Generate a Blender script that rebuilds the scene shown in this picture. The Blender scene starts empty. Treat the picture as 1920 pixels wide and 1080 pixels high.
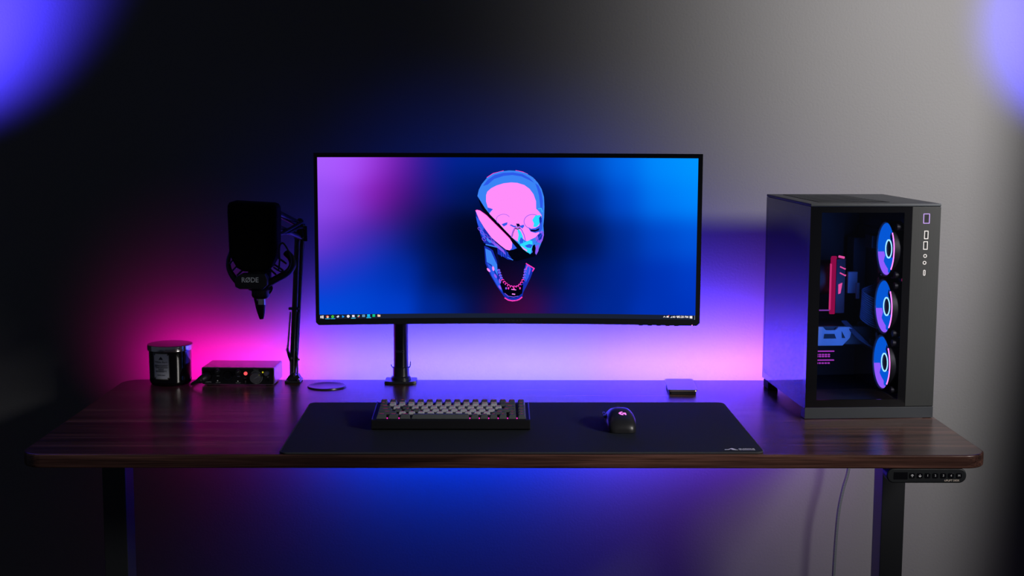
import bpy, bmesh, math, random
from mathutils import Vector, Matrix, Euler
from mathutils.geometry import tessellate_polygon
random.seed(4)
S = bpy.context.scene
COL = S.collection
T = 0.74            # height of the desk top above the floor
WALL = 0.90         # distance of the wall behind the desk's front edge
PI = math.pi
R = math.radians

def lin(c):
    return tuple(((v/255)/12.92 if v/255 <= .04045 else ((v/255+.055)/1.055)**2.4) for v in c)

# ------------------------------------------------------------------ camera
cd = bpy.data.cameras.new('camera'); cam = bpy.data.objects.new('camera', cd); COL.objects.link(cam)
cd.sensor_width = 36; cd.lens = 2553.8/1920*36; cd.clip_start = .01
yaw, pit, rol = .0100, .1224, -.0033
fwd = Vector((math.sin(yaw)*math.cos(pit), math.cos(yaw)*math.cos(pit), -math.sin(pit)))
rt = Vector((math.cos(yaw), -math.sin(yaw), 0)); dn = fwd.cross(rt)
rt2 = math.cos(rol)*rt+math.sin(rol)*dn; dn2 = -math.sin(rol)*rt+math.cos(rol)*dn
M = Matrix((rt2, -dn2, -fwd)).transposed().to_4x4(); M.translation = (-.0137, -2.5001, .6235+T)
cam.matrix_world = M
S.camera = cam

# ------------------------------------------------------------------ colour management, world
S.view_settings.view_transform = 'Standard'; S.view_settings.look = 'None'
S.view_settings.gamma = 1; S.view_settings.exposure = 0; S.view_settings.use_curve_mapping = False
w = bpy.data.worlds.new('room_ambient'); S.world = w; w.use_nodes = True
w.node_tree.nodes['Background'].inputs[0].default_value = (.60, .68, 1, 1)
w.node_tree.nodes['Background'].inputs[1].default_value = .045

# ------------------------------------------------------------------ lamps
def aim(o, loc, target):
    o.location = loc
    o.rotation_euler = (Vector(target)-Vector(loc)).to_track_quat('-Z', 'Y').to_euler()
def area(name, loc, target, sx, sy, col, energy, spread=180):
    l = bpy.data.lights.new(name, 'AREA'); l.shape = 'RECTANGLE'; l.size = sx; l.size_y = sy
    l.color = col; l.energy = energy; l.spread = R(spread)
    o = bpy.data.objects.new(name, l); COL.objects.link(o); aim(o, loc, target); return o
def spot(name, loc, target, col, energy, size, blend, radius=.03, scale=(1, 1, 1)):
    l = bpy.data.lights.new(name, 'SPOT'); l.color = col; l.energy = energy
    l.spot_size = R(size); l.spot_blend = blend; l.shadow_soft_size = radius
    o = bpy.data.objects.new(name, l); COL.objects.link(o); aim(o, loc, target); o.scale = scale; return o

# soft white light falling in through a tall opening on the right, in front of the desk
spot('doorway_light', (1.95, -1.30, 1.20+T), (1.08, .9, .94+T), (1, .95, .93), 590, 112, 1, .28, (.255, .72, 1))
# weaker spot added to fill in, skimming over the desk from the right
spot('desk_fill_light', (1.95, -1.30, .95+T), (.20, .18, .01+T), (1, .95, .92), 165, 50, 1, .22, (1, .42, 1))
# coloured strip along the back edge of the desk, shining at the wall
SY = .753
def strip(x0, x1, col, e, z=-.012, y=SY, up=.03, h=.012, spread=140):
    xc = (x0+x1)/2
    area('strip_light', (xc, y, z+T), (xc, WALL, z+up+T), x1-x0, h, col, e*(x1-x0), spread)
strip(-.86, -.70, (1, .0, .42), 5.5, spread=126)
strip(-.70, -.56, (1, .02, .58), 6.5, spread=124)
strip(-.56, -.46, (.66, .09, 1), 5, spread=125)
strip(-.46, -.20, (.42, .17, 1), 4.2, spread=118)
strip(-.20, .25, (.44, .22, 1), 4.8, spread=120)
strip(.25, .48, (.58, .17, 1), 6, spread=126)
strip(.48, .85, (.58, .13, 1), 9, spread=138)
strip(.30, .66, (0, .03, 1), 14, up=.02, spread=152)  # extra blue lamp added for the wall between monitor and tower
# added lamps: wide blue fringe of the strip's glow, then glow under the desk
strip(-.46, .62, (0, .022, 1), 26, up=.012, spread=152)
strip(-.44, .38, (0, .05, 1), 8, z=-.035, up=-.17, spread=116)
strip(-.80, -.48, (1, .02, .6), .5, z=-.035, up=-.15, spread=130)
strip(.20, .85, (.55, .12, 1), 2.2, z=-.035, up=-.2, spread=120)
area('monitor_back_light', (.05, .42, .42+T), (.05, WALL, .45+T), .60, .10, (0, .07, 1), .45, 68)
# two blue lamps at the sides, above the frame
spot('side_lamp', (-1.55, .40, .80+T), (-1.49, WALL, .97+T), (.068, .045, 1), 240, 92, .7, .03)
spot('side_lamp', (1.60, .45, .84+T), (1.485, WALL, .86+T), (.10, .075, 1), 150, 66, .6, .03)

# ------------------------------------------------------------------ materials
MATS = {}
def mat(name, col=(.5, .5, .5), rough=.5, metal=0, spec=.5, emit=None, es=1, bump=0, bscale=300, var=0, vscale=8, coat=0):
    if name in MATS: return MATS[name]
    m = bpy.data.materials.new(name); m.use_nodes = True; nt = m.node_tree; b = nt.nodes['Principled BSDF']
    b.inputs['Base Color'].default_value = (*col, 1); b.inputs['Roughness'].default_value = rough
    b.inputs['Metallic'].default_value = metal; b.inputs['Specular IOR Level'].default_value = spec
    b.inputs['Coat Weight'].default_value = coat
    if emit: b.inputs['Emission Color'].default_value = (*emit, 1); b.inputs['Emission Strength'].default_value = es
    if bump or var:
        tc = nt.nodes.new('ShaderNodeTexCoord')
    if bump:
        n = nt.nodes.new('ShaderNodeTexNoise'); n.inputs['Scale'].default_value = bscale; n.inputs['Detail'].default_value = 3
        nt.links.new(tc.outputs['Object'], n.inputs['Vector'])
        bp = nt.nodes.new('ShaderNodeBump'); bp.inputs['Strength'].default_value = bump; bp.inputs['Distance'].default_value = .002
        nt.links.new(n.outputs['Fac'], bp.inputs['Height']); nt.links.new(bp.outputs['Normal'], b.inputs['Normal'])
    if var:
        n = nt.nodes.new('ShaderNodeTexNoise'); n.inputs['Scale'].default_value = vscale
        nt.links.new(tc.outputs['Object'], n.inputs['Vector'])
        mx = nt.nodes.new('ShaderNodeMix'); mx.data_type = 'RGBA'
        mx.inputs['A'].default_value = (*[c*(1-var) for c in col], 1); mx.inputs['B'].default_value = (*[min(1, c*(1+var)) for c in col], 1)
        nt.links.new(n.outputs['Fac'], mx.inputs['Factor']); nt.links.new(mx.outputs['Result'], b.inputs['Base Color'])
    MATS[name] = m; return m
def glow(name, rgb, s=1):
    if name in MATS: return MATS[name]
    m = bpy.data.materials.new(name); m.use_nodes = True; nt = m.node_tree; nt.nodes.clear()
    o = nt.nodes.new('ShaderNodeOutputMaterial'); e = nt.nodes.new('ShaderNodeEmission')
    e.inputs[0].default_value = (*lin(rgb), 1); e.inputs[1].default_value = s
    nt.links.new(e.outputs[0], o.inputs[0]); MATS[name] = m; return m
def glass(name, tint, ior):
    m = bpy.data.materials.new(name); m.use_nodes = True; nt = m.node_tree; nt.nodes.clear()
    o = nt.nodes.new('ShaderNodeOutputMaterial'); mx = nt.nodes.new('ShaderNodeMixShader')
    t = nt.nodes.new('ShaderNodeBsdfTransparent'); g = nt.nodes.new('ShaderNodeBsdfGlossy'); f = nt.nodes.new('ShaderNodeFresnel')
    t.inputs[0].default_value = (*tint, 1); g.inputs['Roughness'].default_value = .0; f.inputs[0].default_value = ior
    nt.links.new(f.outputs[0], mx.inputs[0]); nt.links.new(t.outputs[0], mx.inputs[1]); nt.links.new(g.outputs[0], mx.inputs[2])
    nt.links.new(mx.outputs[0], o.inputs[0]); MATS[name] = m; return m

def wood_mat():
    m = bpy.data.materials.new('walnut_laminate'); m.use_nodes = True; nt = m.node_tree; b = nt.nodes['Principled BSDF']
    L = nt.links.new
    tc = nt.nodes.new('ShaderNodeTexCoord')
    def noise(scale, sc, det, dist=0):
        mp = nt.nodes.new('ShaderNodeMapping'); mp.inputs['Scale'].default_value = sc
        L(tc.outputs['Object'], mp.inputs['Vector'])
        n = nt.nodes.new('ShaderNodeTexNoise'); n.inputs['Scale'].default_value = scale; n.inputs['Detail'].default_value = det
        n.inputs['Distortion'].default_value = dist
        L(mp.outputs[0], n.inputs['Vector']); return n
    n1 = noise(5, (.35, 9, 9), 6, .4); n2 = noise(30, (.25, 14, 14), 4)
    r1 = nt.nodes.new('ShaderNodeValToRGB'); e = r1.color_ramp.elements
    e[0].position = .30; e[0].color = (.034, .015, .011, 1); e[1].position = .68; e[1].color = (.215, .098, .072, 1)
    x = e.new(.5); x.color = (.105, .047, .034, 1)
    L(n1.outputs['Fac'], r1.inputs[0])
    r2 = nt.nodes.new('ShaderNodeValToRGB'); e = r2.color_ramp.elements
    e[0].position = .35; e[0].color = (.40, .40, .40, 1); e[1].position = .65; e[1].color = (1, 1, 1, 1)
    L(n2.outputs['Fac'], r2.inputs[0])
    mx = nt.nodes.new('ShaderNodeMix'); mx.data_type = 'RGBA'; mx.blend_type = 'MULTIPLY'; mx.inputs['Factor'].default_value = 1
    L(r1.outputs[0], mx.inputs['A']); L(r2.outputs[0], mx.inputs['B']); L(mx.outputs['Result'], b.inputs['Base Color'])
    b.inputs['Roughness'].default_value = .25; b.inputs['Specular IOR Level'].default_value = .5
    bp = nt.nodes.new('ShaderNodeBump'); bp.inputs['Strength'].default_value = .25; bp.inputs['Distance'].default_value = .001
    L(n2.outputs['Fac'], bp.inputs['Height']); L(bp.outputs[0], b.inputs['Normal'])
    return m
WOOD = wood_mat()
WALLM = mat('painted_wall', (.11, .11, .112), .62, spec=.3, bump=.22, bscale=170, var=.04, vscale=3)
FLOORM = mat('floor_boards', (.06, .045, .035), .5, var=.2, vscale=3)
BLK = mat('black_plastic', (.012, .012, .014), .42)
BLKM = mat('matte_black', (.010, .010, .012), .75, spec=.25)
BLKG = mat('gloss_black', (.006, .006, .008), .12)
BLKS = mat('satin_black_metal', (.018, .019, .021), .30, spec=.75)
FOAM = mat('black_foam', (.006, .006, .007), 1, spec=.1, bump=.5, bscale=900)
CHROME = mat('polished_metal', (.75, .73, .70), .18, metal=1)
STEEL = mat('brushed_steel', (.42, .42, .44), .3, metal=1)
GREYP = mat('grey_print', (.32, .34, .37), .6)
WHITEP = mat('white_print', (.75, .75, .78), .6)

# ------------------------------------------------------------------ mesh helpers
def join(bm, tmp, mx=None):
    if mx is not None: tmp.transform(mx)
    me = bpy.data.meshes.new('t'); tmp.to_mesh(me); bm.from_mesh(me); bpy.data.meshes.remove(me); tmp.free()
def box(bm, x0, x1, y0, y1, z0, z1, bev=0, seg=2, mi=0, mx=None):
    t = bmesh.new(); bmesh.ops.create_cube(t, size=1)
    for v in t.verts:
        v.co = ((x0+x1)/2+v.co.x*(x1-x0), (y0+y1)/2+v.co.y*(y1-y0), (z0+z1)/2+v.co.z*(z1-z0))
    if bev: bmesh.ops.bevel(t, geom=t.edges[:], offset=bev, segments=seg, affect='EDGES', profile=.5)
    for f in t.faces: f.material_index = mi
    join(bm, t, mx)
def prism(bm, pts, z0, z1, bev=0, seg=2, mi=0, mx=None):
    """polygon in xy, extruded from z0 to z1; bevels only top and bottom rims"""
    t = bmesh.new(); vs = [t.verts.new((p[0], p[1], z0)) for p in pts]; f = t.faces.new(vs)
    r = bmesh.ops.extrude_face_region(t, geom=[f])
    for v in r['geom']:
        if isinstance(v, bmesh.types.BMVert): v.co.z = z1
    bmesh.ops.recalc_face_normals(t, faces=t.faces[:])
    if bev:
        ed = [e for e in t.edges if abs(e.verts[0].co.z-e.verts[1].co.z) < 1e-7]
        bmesh.ops.bevel(t, geom=ed, offset=bev, segments=seg, affect='EDGES', profile=.5)
    for f in t.faces: f.material_index = mi
    join(bm, t, mx)
XZ = Matrix.Rotation(PI/2, 4, 'X')           # xy polygon -> xz plane, extrusion along -y
def rrect(x0, x1, y0, y1, r, n=6):
    out = []
    for cx, cy, a in ((x1-r, y1-r, 0), (x0+r, y1-r, 90), (x0+r, y0+r, 180), (x1-r, y0+r, 270)):
        for i in range(n+1):
            t = R(a+90*i/n); out.append((cx+r*math.cos(t), cy+r*math.sin(t)))
    return out
def cyl(bm, p0, p1, r0, r1=None, n=24, bev=0, mi=0):
    r1 = r0 if r1 is None else r1; p0 = Vector(p0); p1 = Vector(p1); d = p1-p0
    t = bmesh.new(); bmesh.ops.create_cone(t, cap_ends=True, segments=n, radius1=r0, radius2=r1, depth=d.length)
    if bev:
        ed = [e for e in t.edges if len(e.link_faces) == 2 and any(len(f.verts) > 4 for f in e.link_faces)]
        bmesh.ops.bevel(t, geom=ed, offset=bev, segments=2, affect='EDGES')
    for f in t.faces: f.material_index = mi
    join(bm, t, Matrix.Translation((p0+p1)/2) @ d.to_track_quat('Z', 'Y').to_matrix().to_4x4())
def lathe(bm, prof, n=48, mi=0, mx=None, closed=False):
    t = bmesh.new(); rings = []
    for r, z in prof:
        if r < 1e-6: rings.append([t.verts.new((0, 0, z))])
        else: rings.append([t.verts.new((r*math.cos(2*PI*i/n), r*math.sin(2*PI*i/n), z)) for i in range(n)])
    pairs = list(zip(rings, rings[1:]))
    if closed: pairs.append((rings[-1], rings[0]))
    for a, b in pairs:
        for i in range(n):
            j = (i+1) % n
            if len(a) == 1 and len(b) == 1: continue
            if len(a) == 1: t.faces.new((a[0], b[i], b[j]))
            elif len(b) == 1: t.faces.new((a[i], a[j], b[0]))
            else: t.faces.new((a[i], a[j], b[j], b[i]))
    bmesh.ops.recalc_face_normals(t, faces=t.faces[:])
    for f in t.faces: f.material_index = mi
    join(bm, t, mx)
def smooth_path(pts, n=8, closed=False):
    pts = [Vector(p) for p in pts]; N = len(pts); out = []
    for i in range(N if closed else N-1):
        g = lambda k: pts[k % N] if closed else pts[max(0, min(N-1, k))]
        p0, p1, p2, p3 = g(i-1), g(i), g(i+1), g(i+2)
        for k in range(n):
            t = k/n
            out.append(.5*((2*p1)+(p2-p0)*t+(2*p0-5*p1+4*p2-p3)*t*t+(3*p1-p0-3*p2+p3)*t**3))
    if not closed: out.append(pts[-1])
    return out
def tube(bm, pts, r, n=8, closed=False, mi=0):
    t = bmesh.new(); pts = [Vector(p) for p in pts]; N = len(pts); rings = []
    up = None
    for i, p in enumerate(pts):
        if closed: d = pts[(i+1) % N]-pts[i-1]
        else: d = pts[min(i+1, N-1)]-pts[max(i-1, 0)]
        d.normalize()
        if up is None: up = Vector((0, 0, 1)) if abs(d.z) < .9 else Vector((1, 0, 0))
        s = d.cross(up).normalized(); up = s.cross(d).normalized()
        rr = r[i] if isinstance(r, (list, tuple)) else r
        rings.append([t.verts.new(p+rr*(math.cos(2*PI*k/n)*s+math.sin(2*PI*k/n)*up)) for k in range(n)])
    for i in range(N if closed else N-1):
        a = rings[i]; b = rings[(i+1) % N]
        for k in range(n): t.faces.new((a[k], a[(k+1) % n], b[(k+1) % n], b[k]))
    if not closed: t.faces.new(rings[0][::-1]); t.faces.new(rings[-1])
    bmesh.ops.recalc_face_normals(t, faces=t.faces[:])
    for f in t.faces: f.material_index = mi
    join(bm, t)
def obj(name, bm, mats, parent=None, smooth=None, label=None, bev=0):
    me = bpy.data.meshes.new(name); bm.to_mesh(me); bm.free()
    for m in (mats if isinstance(mats, (list, tuple)) else [mats]): me.materials.append(m)
    if smooth:
        for p in me.polygons: p.use_smooth = True
        me.set_sharp_from_angle(angle=R(smooth))
    o = bpy.data.objects.new(name, me); COL.objects.link(o)
    if smooth:
        wn = o.modifiers.new('weighted_normals', 'WEIGHTED_NORMAL'); wn.keep_sharp = True; wn.weight = 80
    if parent: o.parent = parent
    if label: o['label'] = label
    return o
def thing(name, label, cat, loc, rz=0, group=None):
    o = bpy.data.objects.new(name, None); COL.objects.link(o); o.empty_display_size = .03
    o.location = (loc[0], loc[1], loc[2]+T); o.rotation_euler = (0, 0, rz); o['label'] = label; o['category'] = cat
    if group: o['group'] = group
    return o
def tag(o, label, cat, group=None):
    o['label'] = label; o['category'] = cat
    if group: o['group'] = group
    return o
def struct(o): o['kind'] = 'structure'; return o
def text_bm(body, size, extrude=.0001, mx=None, sx=1, align='CENTER', space=1, bold=0):
    c = bpy.data.curves.new('t', 'FONT'); c.body = body; c.size = size; c.extrude = extrude; c.align_x = align
    c.align_y = 'CENTER'; c.space_character = space; c.offset = bold; c.resolution_u = 3
    o = bpy.data.objects.new('t', c); COL.objects.link(o)
    bpy.context.view_layer.update()
    me = bpy.data.meshes.new_from_object(o.evaluated_get(bpy.context.evaluated_depsgraph_get()))
    bm = bmesh.new(); bm.from_mesh(me); bpy.data.meshes.remove(me); bpy.data.objects.remove(o); bpy.data.curves.remove(c)
    bmesh.ops.scale(bm, vec=(sx, 1, 1), verts=bm.verts)
    if mx is not None: bm.transform(mx)
    return bm
def at(x, y, z): return Matrix.Translation((x, y, z)) @ XZ      # text facing the camera (-y)
def NB(): return bmesh.new()

# ================================================================== SETTING
b = NB(); box(b, -4, 4, WALL, WALL+.1, 0, 3); struct(obj('wall_back', b, WALLM))
b = NB(); prism(b, [(1.40, 0), (1.80, 0), (1.80, 3), (1.58, 3)], -.30, -.22, mx=XZ); struct(obj('shade_panel', b, WALLM))  # unseen slanted panel, added to shade the right end of the back wall
b = NB(); box(b, -4, 4, -4, WALL, -.05, 0); struct(obj('floor', b, FLOORM))

# ================================================================== DESK
DW, DD, DT = 1.829, .748, .0262
desk = thing('standing_desk', 'walnut-topped standing desk on black metal legs carrying the whole setup', 'desk', (0, 0, -T))
b = NB(); prism(b, rrect(-DW/2, DW/2, 0, DD, .045, 10), T-DT, T, .0035, 3)
obj('desktop', b, WOOD, desk, 40)
for s, xc in ((-1, -.8245), (1, .8265)):
    b = NB(); box(b, xc-.0245, xc+.0245, .31, .375, .03, T-.075, .002)
    obj('leg', b, BLKS, desk, 40)
    b = NB(); box(b, xc-.03, xc+.03, .06, .66, 0, .03, .006); obj('foot', b, BLKS, desk, 40)
    b = NB(); prism(b, [(.10, T-DT), (.62, T-DT), (.62, T-DT-.012), (.42, T-.075), (.29, T-.075), (.10, T-DT-.012)], -.02, .02, .001,
                    mx=Matrix.Translation((xc, 0, 0)) @ Matrix(((0, 0, 1, 0), (1, 0, 0, 0), (0, 1, 0, 0), (0, 0, 0, 1))))
    obj('bracket', b, BLKS, desk, 40)
b = NB(); box(b, -.80, .80, .325, .36, T-.062, T-DT, .002); obj('crossbar', b, BLKS, desk, 40)
b = NB(); lathe(b, [(0, .0012), (.024, .0013), (.036, .0022), (.0405, .0036), (.0445, .0030), (.0455, 0)], 48, mx=Matrix.Translation((-.417, .658, T)))
tag(obj('grommet_cover', b, mat('grommet_black', (.012, .012, .015), .28), None, 50), 'round black cable hole cover set in the desk between microphone boom and monitor pole', 'grommet')
# keypad under the front edge
kx = .7965; kz = T-.0405
b = NB(); prism(b, rrect(-.0757, .0757, -.0145, .0145, .0143, 10), 0, .03, .0028, 3, mx=Matrix.Translation((kx, .034, kz)) @ XZ)
kp = obj('keypad', b, mat('keypad_plastic', (.014, .016, .018), .42), desk, 45, 'black pill-shaped height control keypad')
KX = lambda u: .7208+(u-1664)*.001009
b = NB(); prism(b, rrect(KX(1677), KX(1703), kz-.007, kz+.007, .001), 0, .0006, mx=Matrix.Translation((0, .0041, 0)) @ XZ)
obj('display', b, BLKG, kp)
for i, (u, ch) in enumerate(zip((1711.5, 1726, 1740.5, 1755, 1770, 1784.5, 1799.5), ('up', 'dn', '1', '2', '3', '4', 'M'))):
    x = KX(u)
    b = NB(); prism(b, rrect(x-.0052, x+.0052, kz-.0046, kz+.0054, .0022), 0, .0012, .0003, mx=Matrix.Translation((0, .0041, 0)) @ XZ)
    if ch in ('up', 'dn'):
        s = 1 if ch == 'up' else -1; c = kz+.0004
        for (a, d) in (((0, -.0026), (0, .0024)), ((-.0026, 0), (0, .0026)), ((.0026, 0), (0, .0026))):
            p = [Vector((x+a[0], c+s*a[1])), Vector((x+d[0], c+s*d[1]))]; n = (p[1]-p[0]).orthogonal().normalized()*.00055
            prism(b, [p[0]-n, p[0]+n, p[1]+n, p[1]-n], 0, .0004, mi=1, mx=Matrix.Translation((0, .0029, 0)) @ XZ)
    else:
        t = text_bm(ch, .0058, .0002, at(x, .0027, kz+.0004))
        for f in t.faces: f.material_index = 1
        join(b, t)
    obj('button', b, [BLKG, mat('keypad_white', (.8, .8, .8), .5)], kp, None)
obj('lettering', text_bm('UPLIFT DESK', .0048, .0002, at(KX(1786.5), .0038, kz-.0092), sx=1.05, bold=.0001), mat('keypad_gold', (.72, .62, .52), .5), kp)

# ================================================================== HANGING CABLE
b = NB(); pts = smooth_path([(.872, .757, -.015), (.874, .785, -.06), (.868, .80, -.14), (.8581, .80, -.2351), (.8453, .80, -.29), (.8355, .80, -.358), (.8302, .80, -.482), (.829, .80, -.60), (.829, .80, -.735)], 14)
tube(b, [(p[0], p[1], p[2]+T) for p in pts], .0044, 10)
m = mat('braided_sleeve', (.10, .11, .12), .5)
nt = m.node_tree; wv = nt.nodes.new('ShaderNodeTexWave'); wv.bands_direction = 'Z'; wv.inputs['Scale'].default_value = 90
tc = nt.nodes.new('ShaderNodeTexCoord'); cr = nt.nodes.new('ShaderNodeValToRGB')
cr.color_ramp.elements[0].color = (.03, .035, .04, 1); cr.color_ramp.elements[1].color = (.13, .145, .155, 1)
nt.links.new(tc.outputs['Object'], wv.inputs[0]); nt.links.new(wv.outputs['Fac'], cr.inputs[0]); nt.links.new(cr.outputs[0], nt.nodes['Principled BSDF'].inputs['Base Color'])
tag(obj('power_cable', b, m, None, 60), 'dark braided cable hanging down behind the desk near the right leg', 'cable')

# ================================================================== MOUSE PAD
PADZ = .004
pad = thing('desk_mat', 'large black cloth mouse pad lying under the keyboard and mouse', 'mouse pad', (.0302, .2342, 0), .0073)
b = NB(); prism(b, rrect(-.455, .455, -.2265, .2265, .014, 8), 0, PADZ, .001)
obj('cloth_surface', b, mat('pad_cloth', (.012, .016, .022), .9, spec=.2, bump=.3, bscale=1200), pad, 40)
b = NB(); tube(b, [(x, y, .0022) for x, y in rrect(-.4565, .4565, -.228, .228, .0155, 8)], .0019, 6, True)
obj('stitched_edge', b, mat('pad_stitching', (.028, .029, .033), .8), pad, 60)
# emblem and name in the front right corner
ex, ey = .385, -.209
b = NB()
for poly in ([(0, .000), (.012, .001), (.020, .0050), (.0245, .0068), (.028, .0060), (.020, .0030), (.013, -.0012), (.0, -.002)],
             [(.020, .0012), (.0245, .0036), (.029, .0050), (.036, -.0012), (.041, -.0030), (.031, -.0030), (.024, -.0020)]):
    prism(b, [(ex+x*.62, ey+y*1.5) for x, y in poly], PADZ, PADZ+.0003)
obj('emblem', b, WHITEP, pad)
b = text_bm('GLORIOUS', .0095, .0001, Matrix.Translation((ex+.0425, ey+.0035, PADZ+.0002)), sx=.66, bold=.0003)
join(b, text_bm('PC GAMING RACE', .0052, .0001, Matrix.Translation((ex+.0425, ey-.0045, PADZ+.0002)), sx=.70))
obj('lettering', b, WHITEP, pad)

# ================================================================== KEYBOARD
KW, KD = .3195, .135
kb = thing('keyboard', 'compact black mechanical keyboard with grey keycaps on the desk mat', 'keyboard', (-.1090, .1845, PADZ))
prof = [(0, .004), (.001, .019), (.003, .0212), (.132, .0300), (.135, .028), (.135, .004), (.128, 0), (.008, 0)]
YZ = Matrix(((0, 0, 1, 0), (1, 0, 0, 0), (0, 1, 0, 0), (0, 0, 0, 1)))
b = NB(); prism(b, prof, -KW/2, KW/2, .0012, 2, mx=YZ)
kc = obj('keyboard_case', b, mat('keyboard_case_black', (.005, .005, .007), .5, spec=.3), kb, 35)
slope = math.atan2(.0088, .129)
for s in (-1, 1):
    b = NB(); box(b, s*(KW/2-.0014)-.0013, s*(KW/2-.0014)+.0013, .003, .133, -.0008, .0008, .0003, mx=Matrix.Translation((0, 0, .0214)) @ Matrix.Rotation(slope, 4, 'X'))
    obj('side_trim', b, mat('anodised_trim', (.30, .32, .40), .3, metal=1), kb, None, 'metal edge strip of the keyboard')
u = .01905
LK = mat('keycap_light_grey', (.45, .45, .49), .55); DK = mat('keycap_dark_grey', (.075, .085, .09), .5)
PK = glow('keycap_legend_pink', (190, 50, 110), .55)
rows = [[1]*16,
        [1]*13+[2, 1],
        [1.5]+[1]*12+[1.5, 1],
        [1.75]+[1]*11+[2.25, 1],
        [2.25]+[1]*10+[1.75, 1, 1],
        [1.25, 1.25, 1.25, 6.25]+[1]*6]
def cap_light(r, i):
    if r == 0: return False
    if r == 1: return 1 <= i <= 12
    if r == 2: return 1 <= i <= 12 and i != 2
    if r == 3: return 4 <= i <= 11
    if r == 4: return 1 <= i <= 10
    return False
def keycap(wd, h, tilt, legend):
    b = NB(); hw = wd*u/2-.0006; hd = u/2-.0006
    t = bmesh.new(); bmesh.ops.create_cube(t, size=1)
    for v in t.verts:
        topv = v.co.z > 0
        v.co = (math.copysign(hw-(.0034 if topv else 0), v.co.x), math.copysign(hd-(.0022 if topv else 0), v.co.y)+(.0008 if topv else 0), h if topv else 0)
        if topv: v.co.z += tilt*v.co.y
    bmesh.ops.bevel(t, geom=t.edges[:], offset=.0009, segments=2, affect='EDGES')
    join(b, t)
    if legend:
        lw = .0022 if wd < 1.2 else .0045
        if wd < 5:
            box(b, -lw, lw, .0032, .0047, h+tilt*.004-.0004, h+tilt*.004+.00025, mi=1)
    return b
for r, row in enumerate(rows):
    y = .0095+u*(5-r)+u/2; z = .0205+.0682*(y-.003)
    tilt = (.12, .10, .0, -.10, -.16, -.12)[r]; h = (.0100, .0098, .0088, .0082, .0082, .0084)[r]
    x = -8*u
    for i, wd in enumerate(row):
        o = obj('keycap', keycap(wd, h, tilt, True), [LK if cap_light(r, i) else DK, PK], kb, 40)
        o.location = (x+wd*u/2, y, z); o.rotation_euler = (slope, 0, 0)
        x += wd*u
for xk in (-8+1.25, -8+2.5, 2, 3, 4, 5, 6, 7):
    b = NB(); cyl(b, (xk*u, .0132, .0205), (xk*u, .0132, .0235), .0011, n=10)
    obj('backlight', b, glow('keyboard_pink_led', (255, 40, 190), 1.6), kb, None, 'pink backlight between the front row of keys')

# ================================================================== MOUSE
ms = thing('computer_mouse', 'black wireless mouse with a glowing pink emblem on the desk mat', 'mouse', (.2345, .1610, PADZ))
st = [(0, .0145, .006), (.002, .0235, .0125), (.006, .0285, .0185), (.014, .0308, .0255), (.026, .0318, .0320), (.040, .0318, .0365), (.054, .0310, .0385), (.070, .0300, .0378), (.088, .0300, .0335), (.105, .0302, .0265), (.117, .0290, .0200), (.123, .0260, .0140), (.125, .0200, .0080)]
N = 28; ex_ = 2.7
def sec(y):
    for a, c in zip(st, st[1:]):
        if a[0] <= y <= c[0]:
            t = (y-a[0])/(c[0]-a[0]); return a[1]+(c[1]-a[1])*t, a[2]+(c[2]-a[2])*t
def msurf(x, y):
    hw, h = sec(y); return .001+h*(max(0, 1-abs(x/hw)**ex_))**(1/ex_)
t = NB(); rings = []
for y, hw, h in st:
    ring = []
    for k in range(N+1):
        a = PI-PI*k/N; c, s = math.cos(a), math.sin(a)
        px = math.copysign(abs(c)**(2/ex_), c)*hw; pz = abs(s)**(2/ex_)*h
        ring.append(t.verts.new((px*(1-.10*(1-min(1, pz/.02))), y, .001+pz)))
    rings.append(ring)
for a, c in zip(rings, rings[1:]):
    for k in range(N): t.faces.new((a[k], a[k+1], c[k+1], c[k]))
    t.faces.new((a[0], c[0], c[N], a[N]))
t.faces.new(rings[0]); t.faces.new(rings[-1][::-1])
bmesh.ops.recalc_face_normals(t, faces=t.faces[:])
o = obj('mouse_shell', t, mat('mouse_black', (.016, .016, .018), .36), ms, 60)
for y0 in (.046, .068):
    b = NB(); box(b, -.0345, -.029, y0, y0+.020, .0205, .0262, .0022, 3); obj('side_button', b, BLK, ms, 60)
b = NB()
for poly in ([(735, 375), (690, 378), (640, 400), (612, 435), (640, 472), (690, 497), (748, 503), (742, 474), (702, 464), (674, 438), (692, 414), (722, 402)],
             [(722, 428), (770, 414), (825, 414), (838, 492), (792, 492), (776, 457), (750, 457), (736, 452)]):
    vs = []
    for cx, cy in poly:
        x = .0021+(cx-725)*6.95e-5; y = .0305-(cy-435)*9.0e-5
        vs.append(b.verts.new((x, y, msurf(x, y)+.0005)))
    f = b.faces.new(vs)
    r = bmesh.ops.extrude_face_region(b, geom=[f])
    for v in r['geom']:
        if isinstance(v, bmesh.types.BMVert): v.co.z -= .0012
bmesh.ops.recalc_face_normals(b, faces=b.faces[:])
obj('emblem', b, glow('mouse_pink', (255, 130, 250), 1.3), ms, None, 'glowing pink emblem on the mouse')
b = NB(); cyl(b, (-.003, .103, .025), (.003, .103, .025), .0085, n=20); obj('scroll_wheel', b, BLK, ms, 40)

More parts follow.
